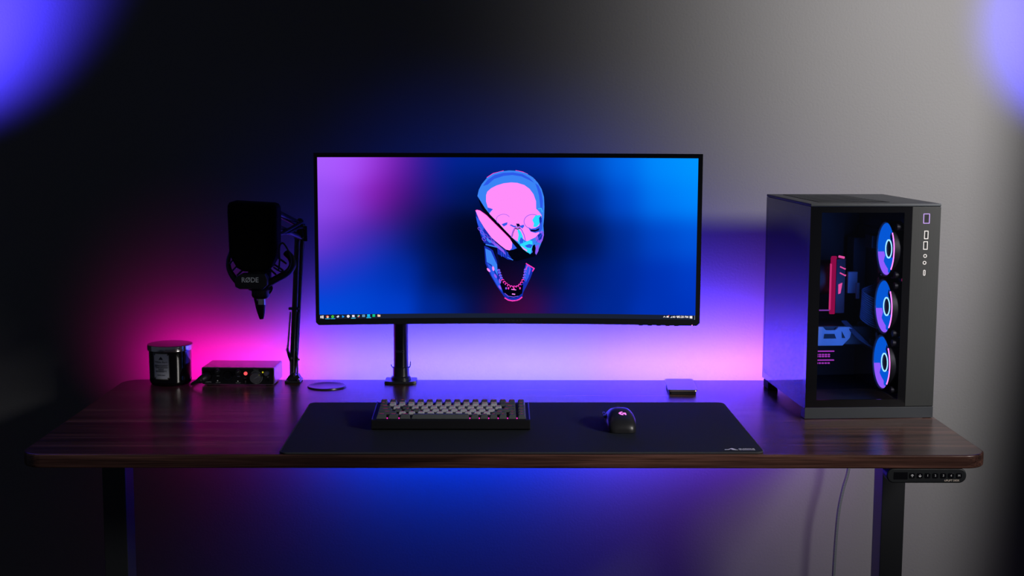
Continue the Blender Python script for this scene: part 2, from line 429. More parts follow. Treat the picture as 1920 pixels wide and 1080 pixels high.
# ================================================================== SMALL FLAT DRIVE
gd = thing('portable_drive', 'small flat square dark gadget with rounded corners near the desk\'s back edge', 'gadget', (.4100, .566, 0), -.0228)
b = NB(); prism(b, rrect(-.0310, .0310, .004, .088, .006), 0, .0065, .001); obj('base_block', b, BLK, gd, 40)
b = NB(); prism(b, rrect(-.0335, .0335, 0, .097, .007, 6), 0, .0052, .0010, 2, mx=Matrix.Translation((0, 0, .0068)) @ Matrix.Rotation(.080, 4, 'X'))
obj('top_plate', b, mat('drive_top', (.68, .66, .68), .18, metal=.9), gd, 40)
b = NB(); cyl(b, (.029, -.0006, .0095), (.029, .002, .0095), .0014, n=14); obj('indicator', b, glow('warm_led', (255, 220, 205), 1), gd, None, 'tiny lit dot on the front')

# ================================================================== CANDLE
cn = thing('candle', 'dark glass jar candle with a metal lid and grey label', 'candle', (-.7930, .700, 0))
b = NB(); lathe(b, [(0, .001), (.044, .001), (.0475, .004), (.049, .010), (.0495, .082), (.0485, .0835), (0, .0835)], 64)
obj('jar', b, mat('dark_glass', (.004, .004, .006), .08, coat=.5), cn, 40)
b = NB(); lathe(b, [(.050, .082), (.0527, .0825), (.0531, .0835), (.0531, .0935), (.0525, .0950), (.0495, .0958), (0, .0958)], 64)
lid = obj('lid', b, mat('lid_metal', (.62, .60, .60), .13, metal=1), cn, 40, 'shiny metal lid')
RL = .0500
def bend(bm, a0, z0, off=0):
    for v in bm.verts:
        a = -PI/2+a0+v.co.x/RL; rr = RL+off+max(0, v.co.z); v.co = (rr*math.cos(a), rr*math.sin(a), z0+v.co.y)
def label_grid(wd, ht, notch, th):
    b = NB(); n = 14; xs = [-wd/2, -wd/2+notch]+[-wd/2+notch+(wd-2*notch)*i/n for i in range(1, n)]+[wd/2-notch, wd/2]
    for i in range(len(xs)-1):
        hh = ht/2-(notch if i in (0, len(xs)-2) else 0)
        f = b.faces.new([b.verts.new((x, y, th)) for x, y in ((xs[i], -hh), (xs[i+1], -hh), (xs[i+1], hh), (xs[i], hh))])
    return b
LA, LZ = -.215, .0485
b = label_grid(.0400, .0625, .0035, .0002); bend(b, LA, LZ); pl = obj('paper_label', b, mat('label_border', (.22, .21, .19), .5, metal=.4), cn, None, 'grey printed paper label')
b = label_grid(.0365, .0590, .0035, .0004); bend(b, LA, LZ); obj('label_face', b, mat('label_grey', (.62, .64, .70), .6), pl)
b = NB()
for k, (tx, sz, y) in enumerate((('White Barn', .0066, .0105), ('MAHOGANY', .0056, .0022), ('TEAKWOOD', .0056, -.0024), ('HIGH', .0056, -.0070), ('INTENSITY', .0056, -.0116), ('SCENTED CANDLE', .0026, -.0205))):
    join(b, text_bm(tx, sz, .00005, Matrix.Translation((0, y, .0006)), bold=.0001 if k else 0, sx=.9 if k == 5 else 1))
t = NB()
prism(t, [(-.0065, .0155), (-.0045, .0165), (-.0035, .0195), (0, .0235), (.0038, .0195), (.0045, .0165), (.0065, .0155)], .0006, .0007)
join(b, t); t = NB(); join(b, t)
bend(b, LA, LZ); obj('label_print', b, mat('label_ink', (.045, .045, .06), .6), pl)

# ================================================================== AUDIO INTERFACE
ai = thing('audio_interface', 'small black audio interface box with knobs beside the candle', 'audio interface', (-.6265, .7185, 0), -.0364)
b = NB(); prism(b, rrect(-.0862, .0862, .0018, .0432, .004, 5), -.0483, .0464, .0006, mx=Matrix.Translation((0, 0, 0)) @ XZ)
obj('housing', b, mat('interface_shell', (.66, .46, .58), .26, metal=.85), ai, 40)
b = NB(); prism(b, rrect(-.0842, .0842, .0036, .0414, .003, 5), 0, .002, .0003, mx=Matrix.Translation((0, -.0462, 0)) @ XZ)
obj('face_plate', b, mat('interface_face', (.008, .008, .010), .35), ai, 40)
for sx in (-.07, .07):
    for sy in (-.038, .038):
        b = NB(); cyl(b, (sx, sy, 0), (sx, sy, .003), .006, n=16); obj('rubber_foot', b, BLKM, ai, 40)
AX = lambda uu: (-.7009+(uu-388)*.00125)+.6265; AZ = lambda v: .0229+(705-v)*.00128
FY = -.0482
def knob(name, uu, v, r, dep, mt, lab=None):
    b = NB(); cyl(b, (AX(uu), FY, AZ(v)), (AX(uu), FY-dep, AZ(v)), r, r*.88, 32, .0006)
    o = obj(name, b, mt, ai, 40, lab)
    b = NB(); box(b, AX(uu)-.0004, AX(uu)+.0004, FY-dep-.0003, FY-dep+.0005, AZ(v), AZ(v)+r*.75, mx=Matrix.Translation((AX(uu), 0, AZ(v))) @ Matrix.Rotation(R(58), 4, 'Y') @ Matrix.Translation((-AX(uu), 0, -AZ(v))))
    obj('pointer', b, GREYP, o)
    return o
KN = mat('knob_dark', (.02, .02, .022), .35)
knob('gain_knob', 410, 695.5, .0062, .012, KN); knob('gain_knob', 449, 696.5, .0062, .012, KN)
knob('monitor_knob', 482, 707.3, .0135, .014, mat('knob_aluminium', (.42, .42, .44), .3, metal=.9), 'large brushed metal volume knob')
knob('headphone_knob', 502.5, 699, .0058, .011, mat('knob_aluminium'), 'small metal headphone knob')
b = NB(); lathe(b, [(.0147, 0), (.0153, 0), (.0153, .0006), (.0147, .0006)], 48, closed=True, mx=Matrix.Translation((AX(482), FY, AZ(707.3))) @ XZ); obj('knob_ring', b, GREYP, ai)
b = NB(); cyl(b, (AX(462.6), FY, AZ(700)), (AX(462.6), FY-.003, AZ(700)), .0043, n=24, bev=.0006); obj('phantom_button', b, glow('red_led', (255, 85, 90), 1.1), ai, 40, 'round button lit red')
b = NB(); cyl(b, (AX(495), FY, AZ(697.6)), (AX(495), FY-.0012, AZ(697.6)), .0019, n=16); obj('usb_light', b, glow('yellow_led', (200, 190, 40), .9), ai, None, 'small yellow-green light')
for uu, v in ((409, 714.2), (447.5, 714.7), (462, 714.7)):
    b = NB(); cyl(b, (AX(uu), FY, AZ(v)), (AX(uu), FY-.001, AZ(v)), .0014, n=14); obj('indicator', b, mat('white_lamp', (.8, .8, .8), .4), ai)
for uu, v, r in ((389, 705, .0125), (429, 704.5, .0125), (504, 713, .0042)):
    b = NB(); lathe(b, [(r*.55, -.0005), (r*.9, .0008), (r, .0008), (r, -.0005)], 32, mx=Matrix.Translation((AX(uu), FY, AZ(v))) @ XZ)
    cyl(b, (AX(uu), FY+.001, AZ(v)), (AX(uu), FY-.0002, AZ(v)), r*.6, n=24); obj('input_jack', b, BLKG, ai, 40)
for tx, uu, v, sz in (('Focusrite', 390, 716.5, .0046), ('LINE INST', 410, 717.5, .0026), ('LINE INST', 448, 717.8, .0026), ('AIR', 462, 717.8, .0026), ('GAIN', 410, 705.2, .0026), ('GAIN', 449, 705.6, .0026), ('48V', 461.5, 709, .0042), ('MONITOR', 482, 693.3, .0026), ('( )', 505, 706, .0036)):
    obj('lettering', text_bm(tx, sz, .0001, at(AX(uu), FY-.0002, AZ(v))), mat('interface_print', (.42, .43, .46), .6), ai)

# XLR lead plugged into it
xc = thing('microphone_cable', 'black cable plugged into the audio interface and running behind the candle', 'cable', (-.70, .667, 0))
b = NB(); tube(b, smooth_path([(-.0010, .012, .0225), (-.003, -.004, .0220), (-.006, -.014, .0200), (-.014, -.020, .0165), (-.020, -.022, .0142)], 6), [.0098]*6+[.0100]*6+[.0092]*4+[.0078]*3+[.0060]*3+[.0046]*3, 20)
obj('plug', b, BLK, xc, 50)
b = NB(); tube(b, smooth_path([(-.0195, -.022, .0143), (-.0290, -.020, .0098), (-.0345, -.008, .0055), (-.0350, .020, .0042), (-.0335, .050, .0040), (-.0310, .078, .004)], 8), .0034, 10)
obj('cord', b, BLK, xc, 60)

# ================================================================== MONITOR
MW, MZ0, MZ1, MR = .8075, .1950, .5555, 3.0
mn = thing('curved_monitor', 'ultrawide curved monitor showing a chrome skull wallpaper, held above the desk', 'monitor', (.0065, .335, 0), -.002)
sag = lambda x: MR*(math.cos(math.asin(min(1, abs(x)/MR)))-math.cos(math.asin(MW/2/MR)))
def curved_panel(poly_x, fz0, fz1, y0, y1, name, mt, parent, smooth=30, lab=None):
    """a curved slab: columns at poly_x, bottom/top given per column, between depth y0 and y1 behind the curve"""
    b = NB(); cols = []
    for x in poly_x:
        s = sag(x); z0 = fz0(x) if callable(fz0) else fz0; z1 = fz1(x) if callable(fz1) else fz1
        cols.append([b.verts.new((x, s+y0, z0)), b.verts.new((x, s+y0, z1)), b.verts.new((x, s+y1, z1)), b.verts.new((x, s+y1, z0))])
    for p, q in zip(cols, cols[1:]):
        for k in range(4): b.faces.new((p[k], p[(k+1) % 4], q[(k+1) % 4], q[k]))
    b.faces.new(cols[0]); b.faces.new(cols[-1][::-1])
    bmesh.ops.recalc_face_normals(b, faces=b.faces[:])
    return obj(name, b, mt, parent, smooth, lab)
xs = [-MW/2+MW*i/40 for i in range(41)]
BEZ = mat('bezel_black', (.007, .008, .011), .4)
cut = lambda x: MZ0+max(0, abs(x)-(MW/2-.006))
xsb = [-MW/2, -MW/2+.006]+xs[1:-1]+[MW/2-.006, MW/2]
SX0, SX1, SZ0, SZ1 = -.3965, .3945, .2075, .5465
bez = curved_panel(xsb, cut, SZ0, 0, .012, 'bezel', BEZ, mn)
for nm, (a, c, z0, z1) in dict(top=(-MW/2, MW/2, SZ1, MZ1), l=(-MW/2, SX0, SZ0, SZ1), r=(SX1, MW/2, SZ0, SZ1)).items():
    curved_panel([a+(c-a)*i/20 for i in range(21)] if nm == 'top' else [a, c], z0, z1, 0, .012, 'bezel', BEZ, mn)
curved_panel(xs, MZ0+.004, MZ1-.002, .0121, .035, 'back_shell', mat('monitor_back', (.05, .052, .058), .45), mn)
# screen surface with its own picture (what the display shows)
CTRL = [(0,0,170,95,255),(0,.25,150,80,245),(0,.5,125,65,225),(0,.66,100,50,200),(0,.75,10,60,210),(0,.95,0,75,220),
(.08,.05,170,85,255),(.08,.3,140,65,225),(.08,.5,105,45,190),(.08,.62,60,45,190),(.08,.72,5,60,205),(.1,.9,0,72,215),
(.16,.05,155,60,225),(.16,.25,140,30,185),(.16,.42,95,30,160),(.15,.55,20,50,180),(.16,.75,0,55,190),(.18,.92,0,62,205),
(.22,.05,125,30,180),(.22,.2,110,15,145),(.22,.35,60,20,110),(.22,.5,5,35,140),(.22,.7,0,42,160),
(.26,.05,60,25,150),(.26,.2,40,18,120),(.27,.35,10,18,90),(.28,.5,0,18,85),
(.31,.05,0,35,150),(.31,.2,0,25,115),(.33,.45,0,8,40),(.33,.7,0,18,85),(.33,.92,0,40,150),
(.4,.05,0,38,150),(.4,.2,0,20,85),(.4,.5,0,5,30),(.4,.75,0,6,38),(.42,.93,5,15,75),
(.5,.05,0,35,145),(.5,.25,0,10,50),(.5,.5,0,4,28),(.5,.8,15,4,35),(.5,.95,75,8,55),
(.56,.93,65,10,75),(.6,.05,0,40,155),(.6,.25,0,14,65),(.6,.5,0,6,35),(.6,.75,0,12,60),(.65,.95,10,25,120),
(.7,.05,0,70,190),(.7,.25,0,35,130),(.7,.5,0,16,75),(.7,.75,0,30,120),(.75,.95,0,40,150),
(.8,.05,0,105,235),(.8,.25,0,75,205),(.8,.5,0,45,150),(.8,.75,0,40,150),
(.9,.05,0,140,255),(.9,.25,0,120,245),(.9,.5,0,70,200),(.9,.75,0,50,180),(.9,.95,0,50,180),
(1,.05,0,150,255),(1,.25,0,135,255),(1,.5,0,85,220),(1,.75,0,60,200),(1,.95,0,52,190)]
def wallpaper(uu, v):
    W = 1e-9; a = [0, 0, 0]
    for cu, cv, *c in CTRL:
        d = ((uu-cu)/.045)**2+((v-cv)/.095)**2; q = math.exp(-d/2)+1e-4/(1+d*d)
        W += q
        for k in range(3): a[k] += q*c[k]
    return lin([k/W for k in a])
NX, NZ = 150, 60
b = NB(); cl = b.loops.layers.float_color.new('picture'); g = []
for j in range(NZ+1):
    g.append([b.verts.new((SX0+(SX1-SX0)*i/NX, sag(SX0+(SX1-SX0)*i/NX)+.0015, SZ1+(SZ0-SZ1)*j/NZ)) for i in range(NX+1)])
colg = [[wallpaper(i/NX, j/NZ) for i in range(NX+1)] for j in range(NZ+1)]
for j in range(NZ):
    for i in range(NX):
        f = b.faces.new((g[j+1][i], g[j+1][i+1], g[j][i+1], g[j][i]))
        for lp, (jj, ii) in zip(f.loops, ((j+1, i), (j+1, i+1), (j, i+1), (j, i))): lp[cl] = (*colg[jj][ii], 1)
sm = bpy.data.materials.new('lit_screen'); sm.use_nodes = True; nt = sm.node_tree; nt.nodes.clear()
o_ = nt.nodes.new('ShaderNodeOutputMaterial'); e_ = nt.nodes.new('ShaderNodeEmission'); a_ = nt.nodes.new('ShaderNodeVertexColor'); a_.layer_name = 'picture'
nt.links.new(a_.outputs[0], e_.inputs[0]); nt.links.new(e_.outputs[0], o_.inputs[0])
scr = obj('screen', b, sm, mn, 60, 'lit screen with blue and purple wallpaper')

# picture shapes: q = screen coordinates measured in millimetres from the top left corner of the picture
ID = lambda p: p
def S3(uu, v, lift, flat=False):
    x = SX0+uu*(SX1-SX0); return (x, sag(.085 if flat else x)+.0015-lift, SZ1+v*(SZ0-SZ1))
def ipx(x, y):      # 1920-wide picture units -> screen u, v
    v = (y-(294+(x-598)/713*5))/301.5
    return (x-(598+v*2))/(712.5-v*9), v
def shape(b, pts, lift, mi=0, conv=ID):
    vs = [b.verts.new(S3(*ipx(*conv(p)), lift, conv is not ID)) for p in pts]
    for tri in tessellate_polygon([[Vector((*conv(p), 0)) for p in pts]]):
        q = [vs[k] for k in tri]
        if (q[1].co-q[0].co).cross(q[2].co-q[0].co).y > 0: q.reverse()
        try: f = b.faces.new(q); f.material_index = mi
        except ValueError: pass
SK = lambda p: (860+p[0]/3.857, 300+p[1]/3.857)
def blobp(cx, cy, rx, ry, rot=0, n=12):
    c, s = math.cos(R(rot)), math.sin(R(rot)); return [(cx+rx*math.cos(2*PI*k/n)*c-ry*math.sin(2*PI*k/n)*s, cy+rx*math.cos(2*PI*k/n)*s+ry*math.sin(2*PI*k/n)*c) for k in range(n)]
def stroke(b, pts, wd, lift, mi):
    for p, q in zip(pts, pts[1:]):
        p, q = Vector(p), Vector(q); n = (q-p).orthogonal().normalized()*wd/2; e = (q-p).normalized()*wd*.3
        shape(b, [p-n-e, p+n-e, q+n+e, q-n+e], lift, mi, SK)
skm = [glow('skull_%s' % n, c) for n, c in (('blue', (58, 132, 246)), ('pink', (255, 142, 250)), ('hot_pink', (255, 60, 190)), ('cyan', (45, 220, 255)), ('deep_blue', (22, 45, 175)), ('navy', (8, 8, 55)), ('mid_blue', (45, 90, 235)), ('black', (1, 3, 18)), ('violet', (140, 90, 245)))]
BLU, PNK, HOT, CYA, DEP, NAV, MID, BK, VIO = range(9)
b = NB()
sh = lambda pts, l, m: shape(b, pts, l*.00015, m, SK)
# cranium with thin pink rim
sh([(140,262),(150,218),(172,176),(210,131),(255,102),(310,86),(370,79),(430,82),(492,98),(545,130),(580,168),(607,213),(624,270),(627,340),(624,420),(618,478),(622,530),(616,570),(600,610),(566,690),(548,662),(520,685),(440,612),(400,572),(335,505),(290,455),(235,405),(195,350)], 2, BLU)
stroke(b, [(210,129),(255,100),(330,82)], 5, .0002, HOT); stroke(b, [(420,80),(470,90),(505,106)], 5, .0002, HOT); stroke(b, [(525,120),(560,148)], 5, .0002, HOT)
sh([(180,190),(215,145),(265,112),(330,96),(400,93),(470,106),(520,134),(555,170),(520,150),(460,122),(395,112),(330,118),(262,140),(215,180)], 3, MID)
sh([(560,170),(585,190),(606,240),(616,300),(612,380),(600,395),(596,330),(588,260),(575,210)], 3, MID)
# forehead and face
sh([(203,255),(212,230),(240,206),(280,186),(330,171),(385,165),(430,168),(482,184),(520,212),(548,250),(566,300),(567,355),(587,375),(606,402),(608,432),(600,470),(594,500),(586,535),(560,562),(525,578),(500,592),(470,574),(455,604),(430,590),(400,572),(335,505),(290,455),(235,405),(226,388),(252,357),(215,345),(202,300)], 4, PNK)
sh([(213,345),(232,350),(252,357),(232,372),(220,380)], 6, MID)
# eye sockets
stroke(b, blobp(325,430,50,36,-8,20)[8:21], 3, .0009, VIO)
sh([(315,466),(336,458),(358,452),(354,470),(330,482)], 6, MID); sh([(372,472),(385,468),(405,478),(432,482),(455,476),(474,470),(480,480),(466,498),(450,486),(430,478),(410,490),(398,486)], 6, MID)
sh([(420,462),(442,462),(450,480),(430,486)], 7, NAV)
stroke(b, blobp(540,448,62,52,0,28)[9:25], 4, .0009, VIO)
sh([(508,488),(530,500),(560,495),(588,478),(600,440),(608,410),(612,450),(610,500),(598,520),(560,530),(525,520)], 6, MID)
sh([(520,505),(560,508),(590,495),(585,512),(555,522),(530,518)], 7, NAV)
sh([(560,404),(598,400),(602,440),(588,468),(568,488),(545,486),(550,462),(538,436)], 8, CYA)
sh([(588,420),(604,405),(606,445),(596,470),(590,450)], 9, DEP); sh([(575,352),(606,350),(612,380),(606,402),(590,374)], 6, BLU); stroke(b, [(582,356),(604,352),(611,378)], 4, .0012, CYA)
# nose
sh([(428,500),(440,505),(455,520),(468,552),(476,598),(462,600),(440,608),(432,580),(438,545)], 6, CYA)
sh([(456,560),(474,578),(470,602),(446,604),(444,585)], 7, MID)
stroke(b, [(386,560),(392,530),(405,500),(420,490),(445,490),(462,510),(478,545),(487,580)], 6, .0012, VIO)
stroke(b, [(392,556),(400,525),(412,500)], 3, .0014, NAV); stroke(b, [(412,494),(430,502),(450,494)], 6, .0014, BK)
# cheek and teeth at right
sh([(560,562),(586,540),(600,515),(620,520),(622,545),(612,585),(600,606),(580,600),(566,590)], 6, VIO)
sh([(575,545),(600,530),(612,545),(604,575),(586,585)], 7, DEP); stroke(b, [(566,600),(590,560),(618,525)], 4, .0012, MID)
sh([(443,615),(470,602),(492,592),(520,582),(538,590),(540,622),(530,650),(525,682),(500,670),(470,648)], 8, CYA)
sh([(482,622),(515,610),(540,616),(528,640),(500,636)], 9, MID); sh([(455,622),(478,640),(500,655),(498,664),(470,646)], 9, PNK)
sh([(540,622),(556,612),(562,640),(556,690),(540,672),(534,650)], 9, BK)
sh([(562,625),(585,612),(582,660),(566,690),(556,672)], 7, VIO)
# slab sliced off, with the left cheek and upper jaw
sh([(126,370),(128,402),(140,470),(160,540),(185,600),(200,606),(282,640),(285,682),(330,705),(358,722),(395,728),(345,655),(290,615),(240,560),(190,492),(150,425)], 2, DEP)
sh([(150,490),(185,520),(200,555),(188,575),(168,540)], 3, MID); sh([(205,560),(235,585),(250,600),(225,600),(205,580)], 3, BLU)
sh([(128,408),(150,430),(185,490),(180,515),(150,485),(136,450)], 3, MID); sh([(240,585),(285,612),(330,655),(345,690),(300,650),(262,620)], 3, VIO)
for x, y in ((155,500),(172,525),(185,575),(228,570),(252,596),(198,548)): stroke(b, blobp(x, y, 16, 9, 40, 9)+[blobp(x, y, 16, 9, 40, 9)[0]], 3, .0007, VIO)
stroke(b, [(200,612),(280,632)], 8, .0009, BLU); stroke(b, [(356,706),(395,726)], 5, .0009, BLU)
for x in (310,325,342,358): stroke(b, [(x, 668),(x+3, 700)], 4, .0008, MID)
sh([(125,366),(136,361),(158,366),(205,400),(265,460),(330,525),(374,570),(392,600),(388,640),(372,656),(345,650),(300,615),(240,562),(190,494),(150,428)], 6, PNK)
stroke(b, [(125,366),(136,361),(158,366),(205,400),(265,460),(330,525),(374,570)], 3, .0012, HOT); sh([(392,600),(425,640),(400,650),(372,656),(388,640)], 6, MID)
# gap between the halves
sh([(146,275),(195,350),(235,400),(245,410),(290,455),(335,505),(385,565),(440,612),(520,685),(545,680),(560,692),(555,700),(420,735),(395,726),(345,655),(372,656),(425,640),(392,600),(374,570),(330,525),(265,460),(205,398),(165,340)], 5, BK)
# lower jaw
sh([(188,622),(215,632),(250,655),(280,735),(286,800),(300,850),(330,895),(372,912),(405,916),(440,910),(466,890),(478,850),(474,800),(492,752),(550,788),(522,860),(500,905),(470,962),(460,1005),(420,1025),(370,1022),(330,992),(280,922),(228,830),(195,750)], 3, DEP)
sh([(195,640),(235,660),(262,720),(280,760),(284,840),(262,800),(240,760),(205,740)], 4, BLU); sh([(205,745),(245,775),(270,840),(300,900),(320,960),(285,920),(240,840)], 4, MID)
sh([(300,855),(335,905),(375,920),(410,922),(450,912),(470,905),(462,970),(420,1000),(370,1000),(325,965),(302,900)], 5, BK)
sh([(262,640),(285,690),(295,735),(300,800),(290,790),(280,735)], 5, NAV)
sh([(490,760),(530,790),(510,850),(488,890),(478,850)], 5, MID); stroke(b, [(497,762),(520,782),(512,830)], 5, .0010, VIO)
stroke(b, [(492,752),(520,770),(550,788),(538,808)], 8, .0012, HOT); stroke(b, [(500,770),(488,800)], 5, .0012, HOT)
for k, (x, y) in enumerate(((292,800),(298,818),(304,838),(310,856),(320,872),(332,888),(346,900),(362,912),(382,920),(404,922),(426,920),(444,908),(458,892),(468,874),(476,856),(480,836),(484,815),(487,797))):
    sh(blobp(x, y, 11, 9, 0, 10), 7, VIO if k in (0, 1, 2, 3, 14, 15, 16, 17) else HOT); sh(blobp(x+2, y+4, 7, 7, 0, 8), 8, MID if k < 4 or k > 13 else BK)
for x in (345,362,402,446): sh(blobp(x, 932, 6, 9, 0, 8), 8, HOT if x > 350 else VIO)
stroke(b, [(384,940),(416,944)], 6, .0012, PNK); stroke(b, [(390,974),(408,976)], 8, .0012, PNK); stroke(b, [(335,968),(360,990),(400,996),(432,990)], 4, .0012, VIO)
stroke(b, [(336,1003),(360,1018),(390,1024),(412,1022)], 9, .0012, HOT); stroke(b, [(420,1021),(440,1014),(460,998)], 9, .0012, HOT)
for x, y, a in ((252,788,80),(268,842,60),(218,798,50),(300,880,80),(300,925,60)): sh(blobp(x, y, 18, 8, a, 10), 7, PNK if y < 830 else VIO)
obj('skull_picture', b, skm, scr, None, 'pink and blue chrome skull on the screen')
# task bar
b = NB(); n = 40
def bar(b, x0, x1, y0, y1, lift, mi=0, n=1):
    for i in range(n):
        a = x0+(x1-x0)*i/n; c = x0+(x1-x0)*(i+1)/n
        shape(b, [(a, y1), (c, y1), (c, y0), (a, y0)], lift, mi)
b = NB()
for i in range(40):
    vs = [b.verts.new(S3(uu, v, .0003)) for uu, v in ((i/40, 1), ((i+1)/40, 1), ((i+1)/40, .972), (i/40, .972))]; b.faces.new(vs)
tb = obj('taskbar', b, glow('taskbar_slate', (24, 32, 52)), scr)
def icon(name, parts_):
    b = NB(); ms_ = []
    for pts, c in parts_:
        gm = glow('icon_%d_%d_%d' % c, c)
        if gm not in ms_: ms_.append(gm)
        shape(b, pts, .0006+.0001*len(ms_), ms_.index(gm))
    return obj(name, b, ms_, scr)
IC = lambda x: 590+x/13.714; IY = lambda y: 580+y/13.714
def P_(*pp): return [(IC(x), IY(y)) for x, y in pp]
def disc(x, y, r): return [(IC(x+r*math.cos(2*PI*k/14)), IY(y+r*math.sin(2*PI*k/14))) for k in range(14)]
def und(x0, x1, y): return P_((x0, y-9), (x1, y-9), (x1, y+9), (x0, y+9))
W_ = (250, 240, 240); U_ = (40, 170, 240)
icon('app_icon', [(P_((160,132),(196,126),(196,154),(160,154)), W_), (P_((204,125),(242,120),(242,154),(204,154)), W_), (P_((160,162),(196,162),(196,188),(160,183)), W_), (P_((204,162),(242,162),(242,196),(204,190)), W_)])
icon('app_icon', [(disc(340,155,36), (225,85,60)), (P_((340,155),(376,150),(365,185),(340,191),(325,186)), (250,215,120)), (disc(345,158,16), W_), (und(285,400,208), U_)])
icon('app_icon', [(disc(472,155,35), (80,215,70)), (disc(472,157,12), (20,90,30)), (und(420,535,208), U_)])
icon('app_icon', [(P_((562,158),(585,150),(600,130),(630,130),(636,160),(612,182),(590,180)), (215,225,245))])
icon('app_icon', [(P_((710,122),(768,155),(752,178),(712,184)), (30,155,250))])
icon('app_icon', [(disc(866,155,36), W_), (disc(868,157,9), (150,140,150))])
icon('app_icon', [(P_((962,124),(1026,124),(1028,178),(966,174)), (240,232,255)), (und(942,1054,205), (70,200,250))])
icon('app_icon', [(P_((1095,140),(1125,120),(1128,158),(1100,170)), (40,190,190)), (P_((1128,125),(1160,145),(1135,160)), (240,240,240)), (P_((1125,160),(1160,150),(1152,180),(1130,184)), (225,60,60)), (P_((1098,168),(1126,160),(1128,182)), (240,200,150))])
icon('app_icon', [(P_((1222,118),(1290,118),(1290,180),(1222,180)), (110,165,200)), (disc(1256,150,14), (60,110,160))])
icon('app_icon', [(P_((1348,112),(1418,112),(1422,182),(1348,182)), (20,185,245)), (und(1330,1446,201), (40,200,250))])
icon('app_icon', [(P_((1482,114),(1550,114),(1550,182),(1482,182)), (15,195,135))])
icon('app_icon', [(P_((1612,122),(1640,122),(1646,130),(1684,130),(1684,182),(1612,182)), (250,205,180))])
IC = lambda x: 1200+x/14.77; IY = lambda y: 580+y/14.77
icon('tray_icon', [(P_((652,236),(688,200),(724,236),(712,244),(688,218),(664,244)), W_)])
icon('tray_icon', [(P_((745,205),(800,195),(812,240),(745,244)), W_), (P_((795,180),(820,180),(818,205),(800,205)), (235,60,60))])
icon('tray_icon', [(P_((842,250),(900,196),(905,250)), (190,195,205))])
icon('tray_icon', [(P_((920,212),(960,195),(962,252),(920,238)), W_), (P_((972,195),(996,222),(974,252),(980,222)), W_)])
icon('tray_icon', [(P_((1018,196),(1082,196),(1080,230),(1050,256),(1022,230)), W_), (disc(1050,215,9), (120,120,130))])
icon('tray_icon', [(P_((1375,192),(1450,192),(1450,264),(1375,258)), W_)])
icon('tray_icon', [(P_((1508,180),(1518,180),(1518,296),(1508,296)), (150,155,165))])
b = text_bm('5:28 PM', .0062, .00005, bold=.00012)
cu, cv = ipx(1282, 595.2); cx_, cy_, cz_ = S3(cu, cv, .0006)
b.transform(Matrix.Translation((cx_, cy_, cz_)) @ Matrix.Rotation(-.11, 4, 'Z') @ XZ)
obj('clock', b, glow('icon_250_240_240', W_), scr)
b = text_bm('ALIENWARE', .0064, .00005, at(.0045, sag(0)-.0001, .2012), space=2.1)
obj('lettering', b, mat('bezel_print', (.045, .05, .07), .6), mn)
b = NB(); cyl(b, (.388, sag(.388)-.0004, MZ0+.0012), (.388, sag(.388)+.002, MZ0+.0012), .0012, n=12); obj('power_light', b, glow('monitor_power_pink', (255, 150, 240), 1.2), mn)
for i in range(5):
    x = .282+.0185*i; b = NB(); box(b, x-.0045, x+.0045, sag(x)+.003, sag(x)+.010, MZ0-.0018, MZ0+.0015, .0006); obj('control_button', b, BEZ, mn)

# ================================================================== MONITOR ARM
ma = thing('monitor_arm', 'black desk-mounted pole and arm holding the ultrawide monitor', 'monitor arm', (-.2470, .7210, 0))
b = NB(); cyl(b, (0, 0, .008), (0, 0, .40), .0172, n=40, bev=.001); obj('pole', b, mat('pole_black', (.012, .014, .02), .33), ma, 40)
b = NB(); prism(b, [(-.0375, -.030), (-.022, -.036), (.022, -.036), (.0375, -.028), (.0375, .020), (.034, .024), (-.034, .024), (-.0375, .020)], .0, .0065, .001)
obj('base_plate', b, BLKS, ma, 40)
b = NB(); lathe(b, [(.0172, .0065), (.0235, .0065), (.0235, .012), (.0195, .015), (.0192, .036), (.0172, .037)], 40); obj('collar', b, BLKS, ma, 40)
for s in (-1, 1):
    b = NB(); tube(b, smooth_path([(s*.016, -.004, .034), (s*.0195, -.005, .036), (s*.0225, -.005, .040), (s*.0228, -.005, .040+(.010 if s > 0 else .003))], 5), .0012, 8); obj('cable_clip', b, BLKS, ma, 50)
b = NB(); cyl(b, (0, 0, .355), (0, 0, .415), .026, n=32, bev=.002)
tube(b, [(0, 0, .385), (.06, -.16, .385), (.10, -.26, .385)], [.019, .018, .018], 14); obj('arm', b, BLKS, ma, 40)
b = NB(); cyl(b, (.10, -.26, .35), (.10, -.26, .42), .022, n=24); tube(b, [(.10, -.26, .385), (.20, -.285, .382), (.2525, -.285, .380)], .016, 12)
box(b, .205, .305, -.3105, -.295, .33, .43, .004); box(b, .235, .275, -.297, -.268, .36, .40, .004); obj('mount_head', b, BLKS, ma, 40)
b = text_bm('VIVO', .0092, .0002)
for v in b.verts:
    a = -PI/2+(v.co.x-.001)/.0172; v.co = ((.0173+max(0, v.co.z))*math.cos(a), (.0173+max(0, v.co.z))*math.sin(a), .0755+v.co.y)
obj('lettering', b, GREYP, ma)

